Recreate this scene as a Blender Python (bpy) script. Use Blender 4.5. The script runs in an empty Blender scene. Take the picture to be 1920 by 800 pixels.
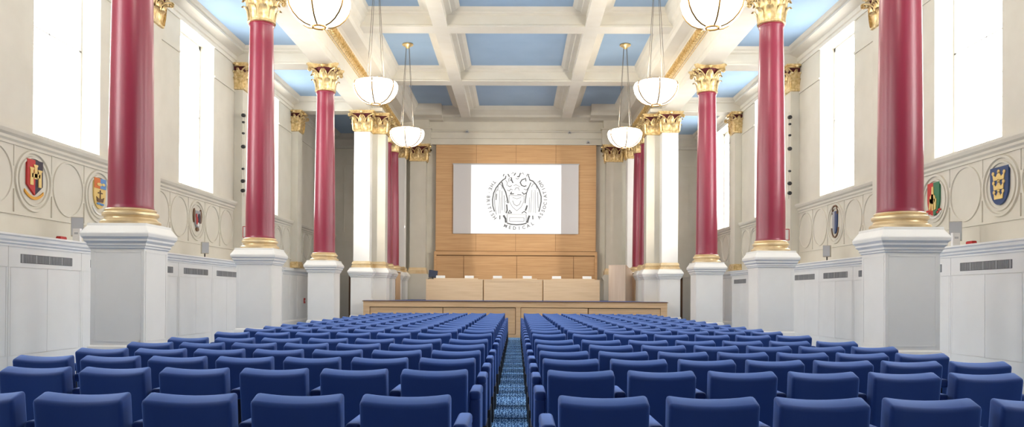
import bpy, bmesh, math, random
from math import pi, sin, cos, radians
from mathutils import Vector, Matrix
random.seed(7)
C = bpy.context.scene.collection
scene = bpy.context.scene

# ------------------------------------------------------------------ camera, world, light, exposure
H = 1.33
cam_d = bpy.data.cameras.new('camera'); cam = bpy.data.objects.new('camera', cam_d); C.objects.link(cam)
F_PX = 1500.326
cam_d.sensor_width = 36.0; cam_d.lens = F_PX * 36.0 / 1920.0
cam_d.shift_x = (960 - 952.7555) / 1920.0; cam_d.shift_y = (543.9865 - 400) / 1920.0
cam_d.clip_end = 200
yaw, pit, rol = -0.0104, 0.0069, 0.0058
fh = Vector((sin(yaw), cos(yaw), 0)); R_ = Vector((cos(yaw), -sin(yaw), 0)); Zh = Vector((0, 0, 1))
U_ = Zh * cos(pit) - fh * sin(pit); F_ = Zh * sin(pit) + fh * cos(pit)
R2 = R_ * cos(rol) + U_ * sin(rol); U2 = -R_ * sin(rol) + U_ * cos(rol)
M_ = Matrix(((R2.x, U2.x, -F_.x, 0.0456), (R2.y, U2.y, -F_.y, 0.0), (R2.z, U2.z, -F_.z, H), (0, 0, 0, 1)))
cam.matrix_world = M_
scene.camera = cam
scene.view_settings.view_transform = 'Standard'
scene.view_settings.look = 'None'
scene.view_settings.gamma = 1.0
scene.view_settings.use_curve_mapping = False
scene.view_settings.exposure = 0.88
WINDOW_L = 6.3      # radiance of the daylit window panes
LAMP_L = 1.9
UPLIGHT_W = 62.0        # power of the point light added above each lamp bowl
w = bpy.data.worlds.new('world'); scene.world = w; w.use_nodes = True
w.node_tree.nodes['Background'].inputs[0].default_value = (0.85, 0.93, 1.0, 1)
w.node_tree.nodes['Background'].inputs[1].default_value = 1.0

# ------------------------------------------------------------------ materials
def mat(name, col, rough=0.5, metal=0.0, spec=0.5, coat=0.0, sheen=0.0, emit=None, estr=0.0, sheen_col=None, coat_rough=0.1):
    m = bpy.data.materials.new(name); m.use_nodes = True
    b = m.node_tree.nodes['Principled BSDF']
    b.inputs['Base Color'].default_value = (*col, 1); b.inputs['Roughness'].default_value = rough
    b.inputs['Metallic'].default_value = metal; b.inputs['Specular IOR Level'].default_value = spec
    b.inputs['Coat Weight'].default_value = coat; b.inputs['Coat Roughness'].default_value = coat_rough
    b.inputs['Sheen Weight'].default_value = sheen
    if sheen: b.inputs['Sheen Roughness'].default_value = 0.5
    if sheen_col: b.inputs['Sheen Tint'].default_value = (*sheen_col, 1)
    if emit: b.inputs['Emission Color'].default_value = (*emit, 1); b.inputs['Emission Strength'].default_value = estr
    return m
def noise_col(m, c1, c2, scale=(1, 1, 1), nscale=4.0, detail=4.0, lo=0.35, hi=0.65, bump=0.0, coord='Object'):
    nt = m.node_tree; N = nt.nodes; L = nt.links; b = N['Principled BSDF']
    tc = N.new('ShaderNodeTexCoord'); mp = N.new('ShaderNodeMapping'); mp.inputs['Scale'].default_value = scale
    nz = N.new('ShaderNodeTexNoise'); nz.inputs['Scale'].default_value = nscale; nz.inputs['Detail'].default_value = detail
    cr = N.new('ShaderNodeValToRGB'); cr.color_ramp.elements[0].position = lo; cr.color_ramp.elements[1].position = hi
    cr.color_ramp.elements[0].color = (*c1, 1); cr.color_ramp.elements[1].color = (*c2, 1)
    L.new(tc.outputs[coord], mp.inputs[0]); L.new(mp.outputs[0], nz.inputs['Vector']); L.new(nz.outputs['Fac'], cr.inputs[0])
    L.new(cr.outputs[0], b.inputs['Base Color'])
    if bump:
        bp = N.new('ShaderNodeBump'); bp.inputs['Strength'].default_value = bump; bp.inputs['Distance'].default_value = 0.01
        L.new(nz.outputs['Fac'], bp.inputs['Height']); L.new(bp.outputs[0], b.inputs['Normal'])
    return m
CREAM = noise_col(mat('cream_paint', (.7, .66, .56), .55), (.63, .60, .515), (.665, .635, .55), nscale=2.0)
CREAM2 = noise_col(mat('ceiling_cream', (.7, .66, .56), .5), (.71, .67, .575), (.74, .705, .62), nscale=2.0)
WHITE = noise_col(mat('white_joinery_paint', (.8, .8, .79), .4), (.82, .81, .78), (.86, .85, .82), nscale=1.5)
BLUEC = noise_col(mat('ceiling_blue', (.3, .45, .62), .6), (.31, .455, .64), (.34, .49, .675), nscale=1.0)
RED = mat('crimson_gloss', (.27, .010, .045), .42, coat=.45, coat_rough=.28)
GOLD = noise_col(mat('gilding', (.72, .5, .2), .38, metal=.55), (.58, .41, .17), (.86, .68, .38), nscale=14, bump=.1)
GOLDF = noise_col(mat('pale_gilding', (.8, .6, .35), .33, metal=.45), (.74, .56, .31), (.82, .67, .43), nscale=6)
MAROON = mat('maroon_ground', (.10, .008, .012), .7)
def wood(name, c1, c2, axis='x', rough=.45):
    sc = {'x': (.6, 8, 16), 'z': (14, 14, .5), 'y': (14, .6, 14)}[axis]
    return noise_col(mat(name, c1, rough), c1, c2, scale=sc, nscale=1.6, detail=6, lo=.3, hi=.7)
WOODW = wood('wall_panel_wood', (.52, .295, .13), (.64, .395, .195))
WOODS = wood('stage_front_wood', (.66, .43, .23), (.77, .54, .32))
WOODD = wood('desk_wood', (.70, .52, .32), (.80, .62, .42))
WOODL = wood('lectern_wood', (.74, .58, .44), (.82, .67, .54), axis='z')
WOODE = mat('dark_wood_and_gap_shade', (.25, .13, .05), .6)  # dark wood for trims; also paints shade into the panel gaps
FAB = mat('navy_upholstery', (.004, .031, .17), .6, sheen=1.0, sheen_col=(.24, .42, 1.0), spec=.25)
BLACK = mat('black_metal', (.008, .008, .01), .45)
DARK = mat('painted_doorway_dark', (.006, .004, .004), .9)  # near-black colour standing for the unlit interior of the doorways
GRILLE = mat('vent_grey', (.33, .335, .34), .5, metal=.3)
VENTB = mat('vent_dark_grey', (.07, .072, .075), .7)
GLASSL = mat('daylit_glass', (.9, .93, .95), .3, emit=(1.0, .985, .955), estr=WINDOW_L)
OPAL = mat('opal_glass_lit', (.9, .9, .88), .25, emit=(1.0, .93, .80), estr=LAMP_L)
BRASS = mat('brass', (.42, .24, .07), .32, metal=.85)
SCREENG = mat('screen_fabric', (.66, .65, .66), .8)
IMG = mat('projected_image', (.30, .30, .30), .8, emit=(1, 1, 1), estr=.46)
INK = mat('seal_ink', (.04, .04, .04), .9, emit=(1, 1, 1), estr=.06)
INK2 = mat('seal_ink_pale', (.04, .04, .04), .9, emit=(1, 1, 1), estr=.08)
REDP = mat('red_plastic', (.45, .01, .01), .4)
GREYP = mat('grey_plastic', (.45, .47, .50), .45)
BEIGEP = mat('beige_plastic', (.50, .47, .40), .5)
WHITEP = mat('white_plastic', (.8, .8, .8), .4)
CABLE = mat('grey_cable', (.12, .10, .08), .6)
MONB = mat('monitor_blue_black', (.01, .02, .06), .3)
def hcol(name, c): return mat(name, c, .45)
H_RED = hcol('heraldic_red', (.50, .02, .02)); H_BLK = hcol('heraldic_black', (.012, .008, .03)); H_GLD = mat('heraldic_gold', (.75, .55, .20), .4, metal=.2)
H_BLU = hcol('heraldic_blue', (.015, .05, .16)); H_SKY = hcol('heraldic_sky', (.10, .26, .55)); H_ORG = hcol('heraldic_orange', (.65, .16, .03)); H_GRN = hcol('heraldic_green', (.03, .18, .09))
H_WHT = hcol('heraldic_white', (.8, .8, .78)); H_BRN = hcol('heraldic_brown', (.14, .07, .03)); H_AMB = mat('heraldic_amber', (.70, .34, .03), .4)
H_SLV = hcol('heraldic_silver', (.30, .31, .34))
def carpet():
    m = mat('blue_carpet', (.05, .12, .3), .95, spec=.1); nt = m.node_tree; N = nt.nodes; L = nt.links; b = N['Principled BSDF']
    tc = N.new('ShaderNodeTexCoord')
    mp = N.new('ShaderNodeMapping'); mp.inputs['Scale'].default_value = (1, .35, 1)
    wv = N.new('ShaderNodeTexWave'); wv.wave_type = 'BANDS'; wv.bands_direction = 'X'; wv.inputs['Scale'].default_value = 9; wv.inputs['Distortion'].default_value = 9
    wv.inputs['Detail'].default_value = 3; wv.inputs['Detail Scale'].default_value = 2.5
    cr = N.new('ShaderNodeValToRGB'); cr.color_ramp.elements[0].position = .2; cr.color_ramp.elements[1].position = .8
    cr.color_ramp.elements[0].color = (.02, .09, .30, 1); cr.color_ramp.elements[1].color = (.30, .56, .92, 1)
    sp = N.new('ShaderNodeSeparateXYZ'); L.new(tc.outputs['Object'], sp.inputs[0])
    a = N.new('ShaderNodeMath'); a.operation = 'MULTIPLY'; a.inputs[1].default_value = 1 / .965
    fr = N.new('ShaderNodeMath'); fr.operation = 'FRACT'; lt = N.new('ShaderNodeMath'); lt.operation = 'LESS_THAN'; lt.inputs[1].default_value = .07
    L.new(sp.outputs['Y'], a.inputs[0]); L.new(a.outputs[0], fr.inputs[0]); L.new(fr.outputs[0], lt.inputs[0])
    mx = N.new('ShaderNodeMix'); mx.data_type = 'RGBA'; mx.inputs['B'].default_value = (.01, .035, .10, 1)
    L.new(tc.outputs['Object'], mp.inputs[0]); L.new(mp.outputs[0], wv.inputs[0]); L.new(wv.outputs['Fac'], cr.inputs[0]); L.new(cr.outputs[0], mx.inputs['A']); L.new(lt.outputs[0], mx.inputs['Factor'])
    L.new(mx.outputs['Result'], b.inputs['Base Color'])
    return m
CARPET = carpet()
STAGEC = mat('stage_carpet_blue', (.10, .13, .30), .9)

# ------------------------------------------------------------------ mesh helpers
class MB:
    def __init__(s): s.v = []; s.f = []; s.m = []
    def add(s, vs, fs, mi=0):
        n = len(s.v); s.v += [tuple(p) for p in vs]; s.f += [tuple(n + i for i in f) for f in fs]; s.m += [mi] * len(fs); return s
    def box(s, x0, x1, y0, y1, z0, z1, mi=0):
        x0, x1 = min(x0, x1), max(x0, x1); y0, y1 = min(y0, y1), max(y0, y1); z0, z1 = min(z0, z1), max(z0, z1)
        return s.add([(x0, y0, z0), (x1, y0, z0), (x1, y1, z0), (x0, y1, z0), (x0, y0, z1), (x1, y0, z1), (x1, y1, z1), (x0, y1, z1)],
                     [(0, 3, 2, 1), (4, 5, 6, 7), (0, 1, 5, 4), (1, 2, 6, 5), (2, 3, 7, 6), (3, 0, 4, 7)], mi)
    def prism(s, poly, axis, a, b, mi=0):
        """poly: 2D points; axis 'y': (x,z) along y; 'x': (y,z) along x; 'z': (x,y) along z"""
        f = {'y': lambda p, t: (p[0], t, p[1]), 'x': lambda p, t: (t, p[0], p[1]), 'z': lambda p, t: (p[0], p[1], t)}[axis]
        n = len(poly); vs = [f(p, a) for p in poly] + [f(p, b) for p in poly]
        fs = [(i, (i + 1) % n, n + (i + 1) % n, n + i) for i in range(n)] + [tuple(range(n))[::-1], tuple(range(n, 2 * n))]
        return s.add(vs, fs, mi)
    def lathe(s, prof, cx=0, cy=0, n=32, mi=0, cap=True):
        vs = []; fs = []
        for r, z in prof:
            for i in range(n): a = 2 * pi * i / n; vs.append((cx + r * cos(a), cy + r * sin(a), z))
        for k in range(len(prof) - 1):
            for i in range(n): j = (i + 1) % n; fs.append((k * n + i, k * n + j, (k + 1) * n + j, (k + 1) * n + i))
        if cap: fs.append(tuple(range(n))[::-1]); fs.append(tuple(range((len(prof) - 1) * n, len(prof) * n)))
        return s.add(vs, fs, mi)
    def squares(s, prof, cx=0, cy=0, mi=0):
        """prof: (half_x, half_y, z)"""
        vs = []; fs = []
        for hx, hy, z in prof: vs += [(cx - hx, cy - hy, z), (cx + hx, cy - hy, z), (cx + hx, cy + hy, z), (cx - hx, cy + hy, z)]
        for k in range(len(prof) - 1):
            for i in range(4): j = (i + 1) % 4; fs.append((k * 4 + i, k * 4 + j, k * 4 + 4 + j, k * 4 + 4 + i))
        fs.append((3, 2, 1, 0)); n = (len(prof) - 1) * 4; fs.append((n, n + 1, n + 2, n + 3))
        return s.add(vs, fs, mi)
    def tube(s, pts, r, n=6, mi=0, taper=None):
        pts = [Vector(p) for p in pts]; vs = []; fs = []
        for k, p in enumerate(pts):
            d = (pts[min(k + 1, len(pts) - 1)] - pts[max(k - 1, 0)]).normalized()
            a = d.cross(Vector((0, 0, 1)));
            if a.length < 1e-3: a = d.cross(Vector((0, 1, 0)))
            a.normalize(); b = d.cross(a); rr = r if taper is None else r + (taper - r) * k / (len(pts) - 1)
            for i in range(n): t = 2 * pi * i / n; vs.append(p + a * cos(t) * rr + b * sin(t) * rr)
        for k in range(len(pts) - 1):
            for i in range(n): j = (i + 1) % n; fs.append((k * n + i, k * n + j, k * n + n + j, k * n + n + i))
        fs.append(tuple(range(n))[::-1]); fs.append(tuple(range((len(pts) - 1) * n, len(pts) * n)))
        return s.add(vs, fs, mi)
    def build(s, name, mats, parent=None, smooth=None, loc=None, **props):
        me = bpy.data.meshes.new(name); me.from_pydata(s.v, [], s.f)
        if not isinstance(mats, (list, tuple)): mats = [mats]
        for m in mats: me.materials.append(m)
        if len(mats) > 1: me.polygons.foreach_set('material_index', s.m)
        bm = bmesh.new(); bm.from_mesh(me); bmesh.ops.recalc_face_normals(bm, faces=bm.faces); bm.to_mesh(me); bm.free()
        if smooth is not None:
            me.polygons.foreach_set('use_smooth', [True] * len(me.polygons)); me.set_sharp_from_angle(angle=radians(smooth))
        o = bpy.data.objects.new(name, me); C.objects.link(o)
        if parent: o.parent = parent
        if loc: o.location = loc
        for k, v in props.items(): o[k] = v
        return o
def thing(name, label, cat, loc=(0, 0, 0), rz=0, group=None):
    o = bpy.data.objects.new(name, None); o.empty_display_size = .2; C.objects.link(o)
    o.location = loc; o.rotation_euler = (0, 0, rz); o['label'] = label; o['category'] = cat
    if group: o['group'] = group
    return o
def struct(mb, name, mats, parent=None, **k):
    return mb.build(name, mats, parent, kind='structure', **k) if not parent else mb.build(name, mats, parent, **k)
def copy_tree(o, parent=None):
    c = o.copy(); C.objects.link(c); c.parent = parent
    for ch in list(o.children): copy_tree(ch, c)
    return c
_tn = [0]
def trim(mb, mats, label=None, **k):
    _tn[0] += 1
    o = struct(mb, 'trim_%d' % _tn[0], mats, **k)
    if label: o['label'] = label
    return o
ORD = ['first', 'second', 'third', 'fourth', 'fifth', 'sixth', 'seventh', 'eighth', 'ninth', 'tenth', 'eleventh', 'twelfth', 'thirteenth', 'fourteenth', 'fifteenth', 'sixteenth', 'seventeenth', 'eighteenth', 'nineteenth', 'last']
SIDE = {-1: 'left', 1: 'right'}

# ------------------------------------------------------------------ structure
S = 5.35
YC = [10.565 + S * i for i in range(4)]        # column lines
YB = 32.6; YF = -3.0                            # back wall, wall behind the camera
XC = 5.08; XW = 7.43
struct(MB().box(-8.2, 8.2, YF, YB + .6, -.2, 0), 'floor', CARPET)
BAYS = [(10.565 + S * (k + .5)) for k in range(-2, 3)]       # bay centres with windows
WZ0, WZ1, WHW = 3.765, 7.40, .985
for sd in (-1, 1):
    m = MB(); x0, x1 = sd * XW, sd * (XW + .47)
    m.box(x0, x1, YF - .3, YB + .3, 0, WZ0); m.box(x0, x1, YF - .3, YB + .3, WZ1, 9.4)
    ys = [YF - .3]
    bays = BAYS + ([28.9] if sd > 0 else [])
    for yc in bays: ys += [yc - WHW, yc + WHW]
    ys.append(YB + .3)
    for i in range(0, len(ys), 2): m.box(x0, x1, ys[i], ys[i + 1], WZ0, WZ1)
    struct(m, 'wall_' + SIDE[sd], CREAM)
# back wall, with a door opening in each aisle
m = MB()
DX0, DX1, DZ = 5.62, 6.80, 2.10
m.box(-DX0, DX0, YB, YB + .35, 0, 9.4)
for sd in (-1, 1):
    m.box(sd * DX1, sd * 8.2, YB, YB + .35, 0, 9.4); m.box(sd * DX0, sd * DX1, YB, YB + .35, DZ, 9.4)
struct(m, 'wall_back', CREAM)
struct(MB().box(-8.2, 8.2, YF - .35, YF, 0, 9.4), 'wall_front', WOODW)  # unseen; wood colour picked to return less light from behind the camera
for i, sd in enumerate((-1, 1)):
    d = struct(MB().box(sd * (DX0 + .07), sd * (DX1 - .07), YB + .16, YB + .22, 0.01, DZ - .07), 'door_%d' % (i + 1), DARK)  # leaf coloured as the darkness inside the doorway
    f = MB(); f.box(sd * DX0, sd * (DX0 + .07), YB + .0, YB + .3, 0, DZ); f.box(sd * (DX1 - .07), sd * DX1, YB, YB + .3, 0, DZ); f.box(sd * DX0, sd * DX1, YB, YB + .3, DZ - .07, DZ)
    f.build('door_frame', H_BRN, d)
    MB().tube([(sd * (DX0 + .2), YB + .10, 1.0), (sd * (DX0 + .2), YB + .10, 1.25)], .012).box(sd * (DX0 + .19), sd * (DX0 + .21), YB + .1, YB + .17, 1.1, 1.14).build('door_handle', BRASS, d)
# ceiling: blue grounds
m = MB(); m.box(-4.3, 4.3, YF, YB, 8.87, 9.0); m.box(-7.4, -5.2, YF, YB, 7.85, 8.0); m.box(5.2, 7.4, YF, YB, 7.85, 8.0)
struct(m, 'ceiling', BLUEC)
# colonnade beams (nave architrave) with gilded band
def bead(y0, y1): pass
YEND = 31.75
for sd in (-1, 1):
    P = [(5.35, 7.41), (4.81, 7.41), (4.81, 7.58), (4.78, 7.60), (4.78, 7.95), (4.74, 7.97), (4.62, 8.18), (4.60, 8.21), (4.52, 8.24), (4.22, 8.28), (4.16, 8.33), (4.12, 8.40), (4.10, 8.46), (4.02, 8.55), (3.97, 8.70), (3.90, 8.76), (3.86, 8.87), (3.86, 9.0),
         (5.55, 9.0), (5.55, 7.85), (5.50, 7.80), (5.42, 7.74), (5.42, 7.56), (5.36, 7.52)]
    trim(MB().prism([(sd * a, b) for a, b in P], 'y', YF, YB), CREAM2)
    g = MB(); n = int((YEND - YF) / .17)
    g.prism([(sd * 4.745, 7.965), (sd * 4.625, 8.175), (sd * 4.60, 8.165), (sd * 4.72, 7.955)], 'y', YF, YEND)
    for i in range(n):
        y = YF + .085 + i * .17
        c = Vector((sd * 4.672, y, 8.062)); t = Vector((-sd * .12, 0, .21)).normalized(); nn = Vector((-sd * .21, 0, -.12)).normalized()
        vs = []
        for a in range(8): q = 2 * pi * a / 8; vs.append(c + t * cos(q) * .095 + Vector((0, 1, 0)) * sin(q) * .05 + nn * .004)
        for a in range(8): q = 2 * pi * a / 8; vs.append(c + t * cos(q) * .05 + Vector((0, 1, 0)) * sin(q) * .026 + nn * .038)
        g.add(vs, [(a, (a + 1) % 8, 8 + (a + 1) % 8, 8 + a) for a in range(8)] + [tuple(range(8, 16))])
        g.box(sd * 4.60, sd * 4.66, y + .078, y + .092, 8.0, 8.16)
    g.tube([(sd * 4.775, YF, 7.945), (sd * 4.775, YEND, 7.945)], .018)
    trim(g, GOLD)
    # aisle wall cornice and outer entablature
    Q = [(7.5, 7.39), (7.40, 7.39), (7.40, 7.48), (7.37, 7.50), (7.37, 7.60), (7.31, 7.64), (7.25, 7.67), (7.17, 7.70), (7.17, 7.76), (7.12, 7.79), (7.08, 7.85), (7.08, 8.0), (7.5, 8.0)]
    trim(MB().prism([(sd * a, b) for a, b in Q], 'y', YF, YB), CREAM2)
# cross beams
def beamprof(c, hw, z0, z1, reach, sgn=1):
    h = z1 - z0
    P = [(hw, z0), (hw, z0 + .10 * h), (hw - .03, z0 + .13 * h), (hw - .03, z0 + .66 * h), (hw + (reach - hw) * .3, z0 + .72 * h), (hw + (reach - hw) * .35, z0 + .80 * h), (hw + (reach - hw) * .7, z0 + .86 * h), (reach, z1), (reach, z1 + .1)]
    return [(c + a, b) for a, b in P] + [(c - a, b) for a, b in reversed(P)]
for yc in [YC[0] - 2 * S, YC[0] - S] + YC:
    trim(MB().prism(beamprof(yc, .27, 8.40, 8.87, .46), 'x', -4.14, 4.14), CREAM2)
    for sd in (-1, 1): trim(MB().prism(beamprof(yc, .27, 7.405, 7.85, .45), 'x', sd * 5.36, sd * 7.39), CREAM2)
for sd in (-1, 1): trim(MB().prism(beamprof(sd * 2.0, .19, 8.402, 8.87, .53), 'y', YF, YB - .9), CREAM2)
# back entablature over the stage
P = [(YB, 7.45), (YB - .22, 7.45), (YB - .22, 7.68), (YB - .26, 7.70), (YB - .26, 7.93), (YB - .32, 7.96), (YB - .32, 8.0), (YB - .25, 8.03), (YB - .25, 8.36), (YB - .32, 8.40), (YB - .45, 8.44), (YB - .62, 8.48), (YB - .66, 8.56), (YB - .78, 8.66), (YB - .86, 8.72), (YB - .92, 8.87), (YB, 8.87)]
trim(MB().prism(P, 'x', -4.6, 4.6), CREAM)
for sd in (-1, 1):
    m = MB(); m.box(sd * 3.45, sd * 4.6, YB - .60, YB, 7.41, 8.0); m.box(sd * 3.40, sd * 4.6, YB - .66, YB, 8.0, 8.06)
    m.box(sd * 3.50, sd * 4.6, YB - .62, YB, 8.06, 8.36)
    m.prism([(YB - .62, 8.36), (YB - .72, 8.42), (YB - 1.0, 8.48), (YB - 1.04, 8.58), (YB - 1.15, 8.66), (YB - 1.25, 8.87), (YB, 8.87), (YB, 8.36)], 'x', sd * 2.95, sd * 4.6)
    trim(m, CREAM)
    trim(MB().box(sd * 4.42, sd * 4.85, 26.35, YB, 7.41, 7.52), CREAM2)
    trim(MB().prism([(YB, 7.30), (YB - .12, 7.30), (YB - .12, 7.42), (YB - .2, 7.5), (YB - .3, 7.62), (YB - .32, 7.72), (YB - .42, 7.85), (YB, 7.85)], 'x', sd * 5.4, sd * 7.4), CREAM)
    m = MB(); m.box(sd * 5.4, sd * 7.4, YB - .03, YB, 6.62, 6.68); m.box(sd * 5.4, sd * 7.4, YB - .03, YB, 3.52, 3.72); m.box(sd * 5.4, sd * 7.4, YB - .05, YB, 2.12, 2.22)
    for xx in (5.75, 7.0): m.box(sd * xx, sd * (xx + .03), YB - .02, YB, 3.9, 6.5)
    trim(m, CREAM)

# side wall mouldings, frieze circles
def ring(mb, sd, yc, zc, r, wd, dp, n=48, x=XW):
    vs = []; fs = []; pr = [(r, 0), (r - wd * .15, dp), (r - wd * .85, dp), (r - wd, 0)]
    for i in range(n):
        a = 2 * pi * i / n
        for rr, d in pr: vs.append((sd * (x - d), yc + rr * cos(a), zc + rr * sin(a)))
    for i in range(n):
        j = (i + 1) % n
        for k in range(3): fs.append((i * 4 + k, j * 4 + k, j * 4 + k + 1, i * 4 + k + 1))
    mb.add(vs, fs)
CZ = 3.05
for sd in (-1, 1):
    m = MB()
    # sill course
    m.prism([(sd * a, b) for a, b in [(XW, 3.53), (XW - .02, 3.53), (XW - .02, 3.57), (XW - .05, 3.60), (XW - .05, 3.64), (XW - .09, 3.67), (XW - .11, 3.72), (XW - .11, 3.765), (XW, 3.765)]], 'y', YF, YB)
    m.box(sd * XW, sd * (XW - .025), YF, YB, 2.50, 2.535)
    trim(m, CREAM)
    m = MB()
    for k in range(-3, 4):
        bc = 10.565 + S * (k + .5)
        shield = [1, 3] if k % 2 == 0 else [2]
        for j in range(5):
            yc = bc + (j - 2) * .965
            if yc > YB - .4: continue
            if j in shield:
                ring(m, sd, yc, CZ, .475, .055, .03); ring(m, sd, yc, CZ, .385, .04, .024)
            else:
                ring(m, sd, yc, CZ, .46, .035, .02)
            if j < 4 and yc < YB - 1.2:
                ym = yc + .4825
                m.box(sd * XW, sd * (XW - .02), ym - .010, ym + .010, 2.53, CZ - .17); m.box(sd * XW, sd * (XW - .012), ym - .010, ym + .010, CZ + .17, 3.53)
    trim(m, CREAM, smooth=40)
    # astragal line between windows
    m = MB(); bays = BAYS + ([28.9] if sd > 0 else []); ys = [YF]
    for yc in bays: ys += [yc - WHW - .02, yc + WHW + .02]
    ys.append(YB)
    for i in range(0, len(ys), 2): m.box(sd * XW, sd * (XW - .025), ys[i], ys[i + 1], 6.66, 6.71)
    trim(m, CREAM)

# windows
wn = 0
for sd in (-1, 1):
    for yc in BAYS + ([28.9] if sd > 0 else []):
        wn += 1
        xg = sd * (XW + .40)
        fr = MB()
        a, b = yc - WHW, yc + WHW
        for y0, y1 in ((a, a + .07), (b - .07, b), (yc - .01, yc + .01)): fr.box(xg, xg - sd * .06, y0, y1, WZ0, WZ1)
        for z0, z1 in ((WZ0, WZ0 + .08), (WZ1 - .09, WZ1), (5.63, 5.655)): fr.box(xg, xg - sd * .06, a, b, z0, z1)
        for q in range(1, 8):
            if q == 4: continue
            yy = a + (b - a) * q / 8; fr.box(xg, xg - sd * .012, yy - .004, yy + .004, WZ0, WZ1)
        for q in range(1, 9):
            zz = WZ0 + (WZ1 - WZ0) * q / 9; fr.box(xg, xg - sd * .012, a, b, zz - .004, zz + .004)
        w_ = struct(fr, 'window_%d' % wn, WHITE)
        MB().box(xg + sd * .001, xg + sd * .02, a, b, WZ0, WZ1).build('window_pane', GLASSL, w_)
        MB().box(sd * (XW + .002), sd * (XW + .395), a + .001, b - .001, WZ0, WZ0 + .015).build('window_sill', WHITE, w_)

# ------------------------------------------------------------------ columns, piers, pilasters
def leaf(mb, base, out, side, h, wd, curl, mi=0):
    """base: Vector, out/side unit vectors"""
    up = Vector((0, 0, 1)); prof = [(0, 0, .75), (.015, .35, .95), (.03, .68, 1.0), (.07, .90, .85), (curl, 1.0, .55), (curl + .02, .90, .2)]
    vs = []; fs = []
    for o_, z_, w_ in prof:
        for q, dd in ((-1, 0), (-.5, .012), (0, .022), (.5, .012), (1, 0)):
            vs.append(base + out * (o_ + dd) + up * (z_ * h) + side * (q * wd * .5 * w_))
    nr = len(prof)
    for k in range(nr - 1):
        for i in range(4): fs.append((k * 5 + i, k * 5 + i + 1, k * 5 + 6 + i, k * 5 + 5 + i))
    n0 = len(vs)
    vs += [v - out * .014 for v in vs]
    for k in range(nr - 1):
        for i in range(4): fs.append((n0 + k * 5 + i, n0 + k * 5 + 5 + i, n0 + k * 5 + 6 + i, n0 + k * 5 + i + 1))
    mb.add(vs, fs, mi)
def volute(mb, p0, p1, r=.055, mi=0):
    """stalk from p0 up to a scroll at p1 (Vectors), scroll lies in the vertical plane of p0-p1"""
    d = Vector((p1.x - p0.x, p1.y - p0.y, 0)); L_ = d.length; d.normalize(); up = Vector((0, 0, 1))
    pts = [p0, p0 + d * L_ * .12 + up * (p1.z - p0.z) * .55, p0 + d * L_ * .45 + up * (p1.z - p0.z) * .92]
    for k in range(0, 15):
        a = pi / 2 - k * pi / 5; rr = r * (1 - k * .055)
        pts.append(p1 + d * (cos(a) * rr) + up * (sin(a) * rr - r * .2))
    mb.tube(pts, .021, 6, mi, taper=.014)
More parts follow.
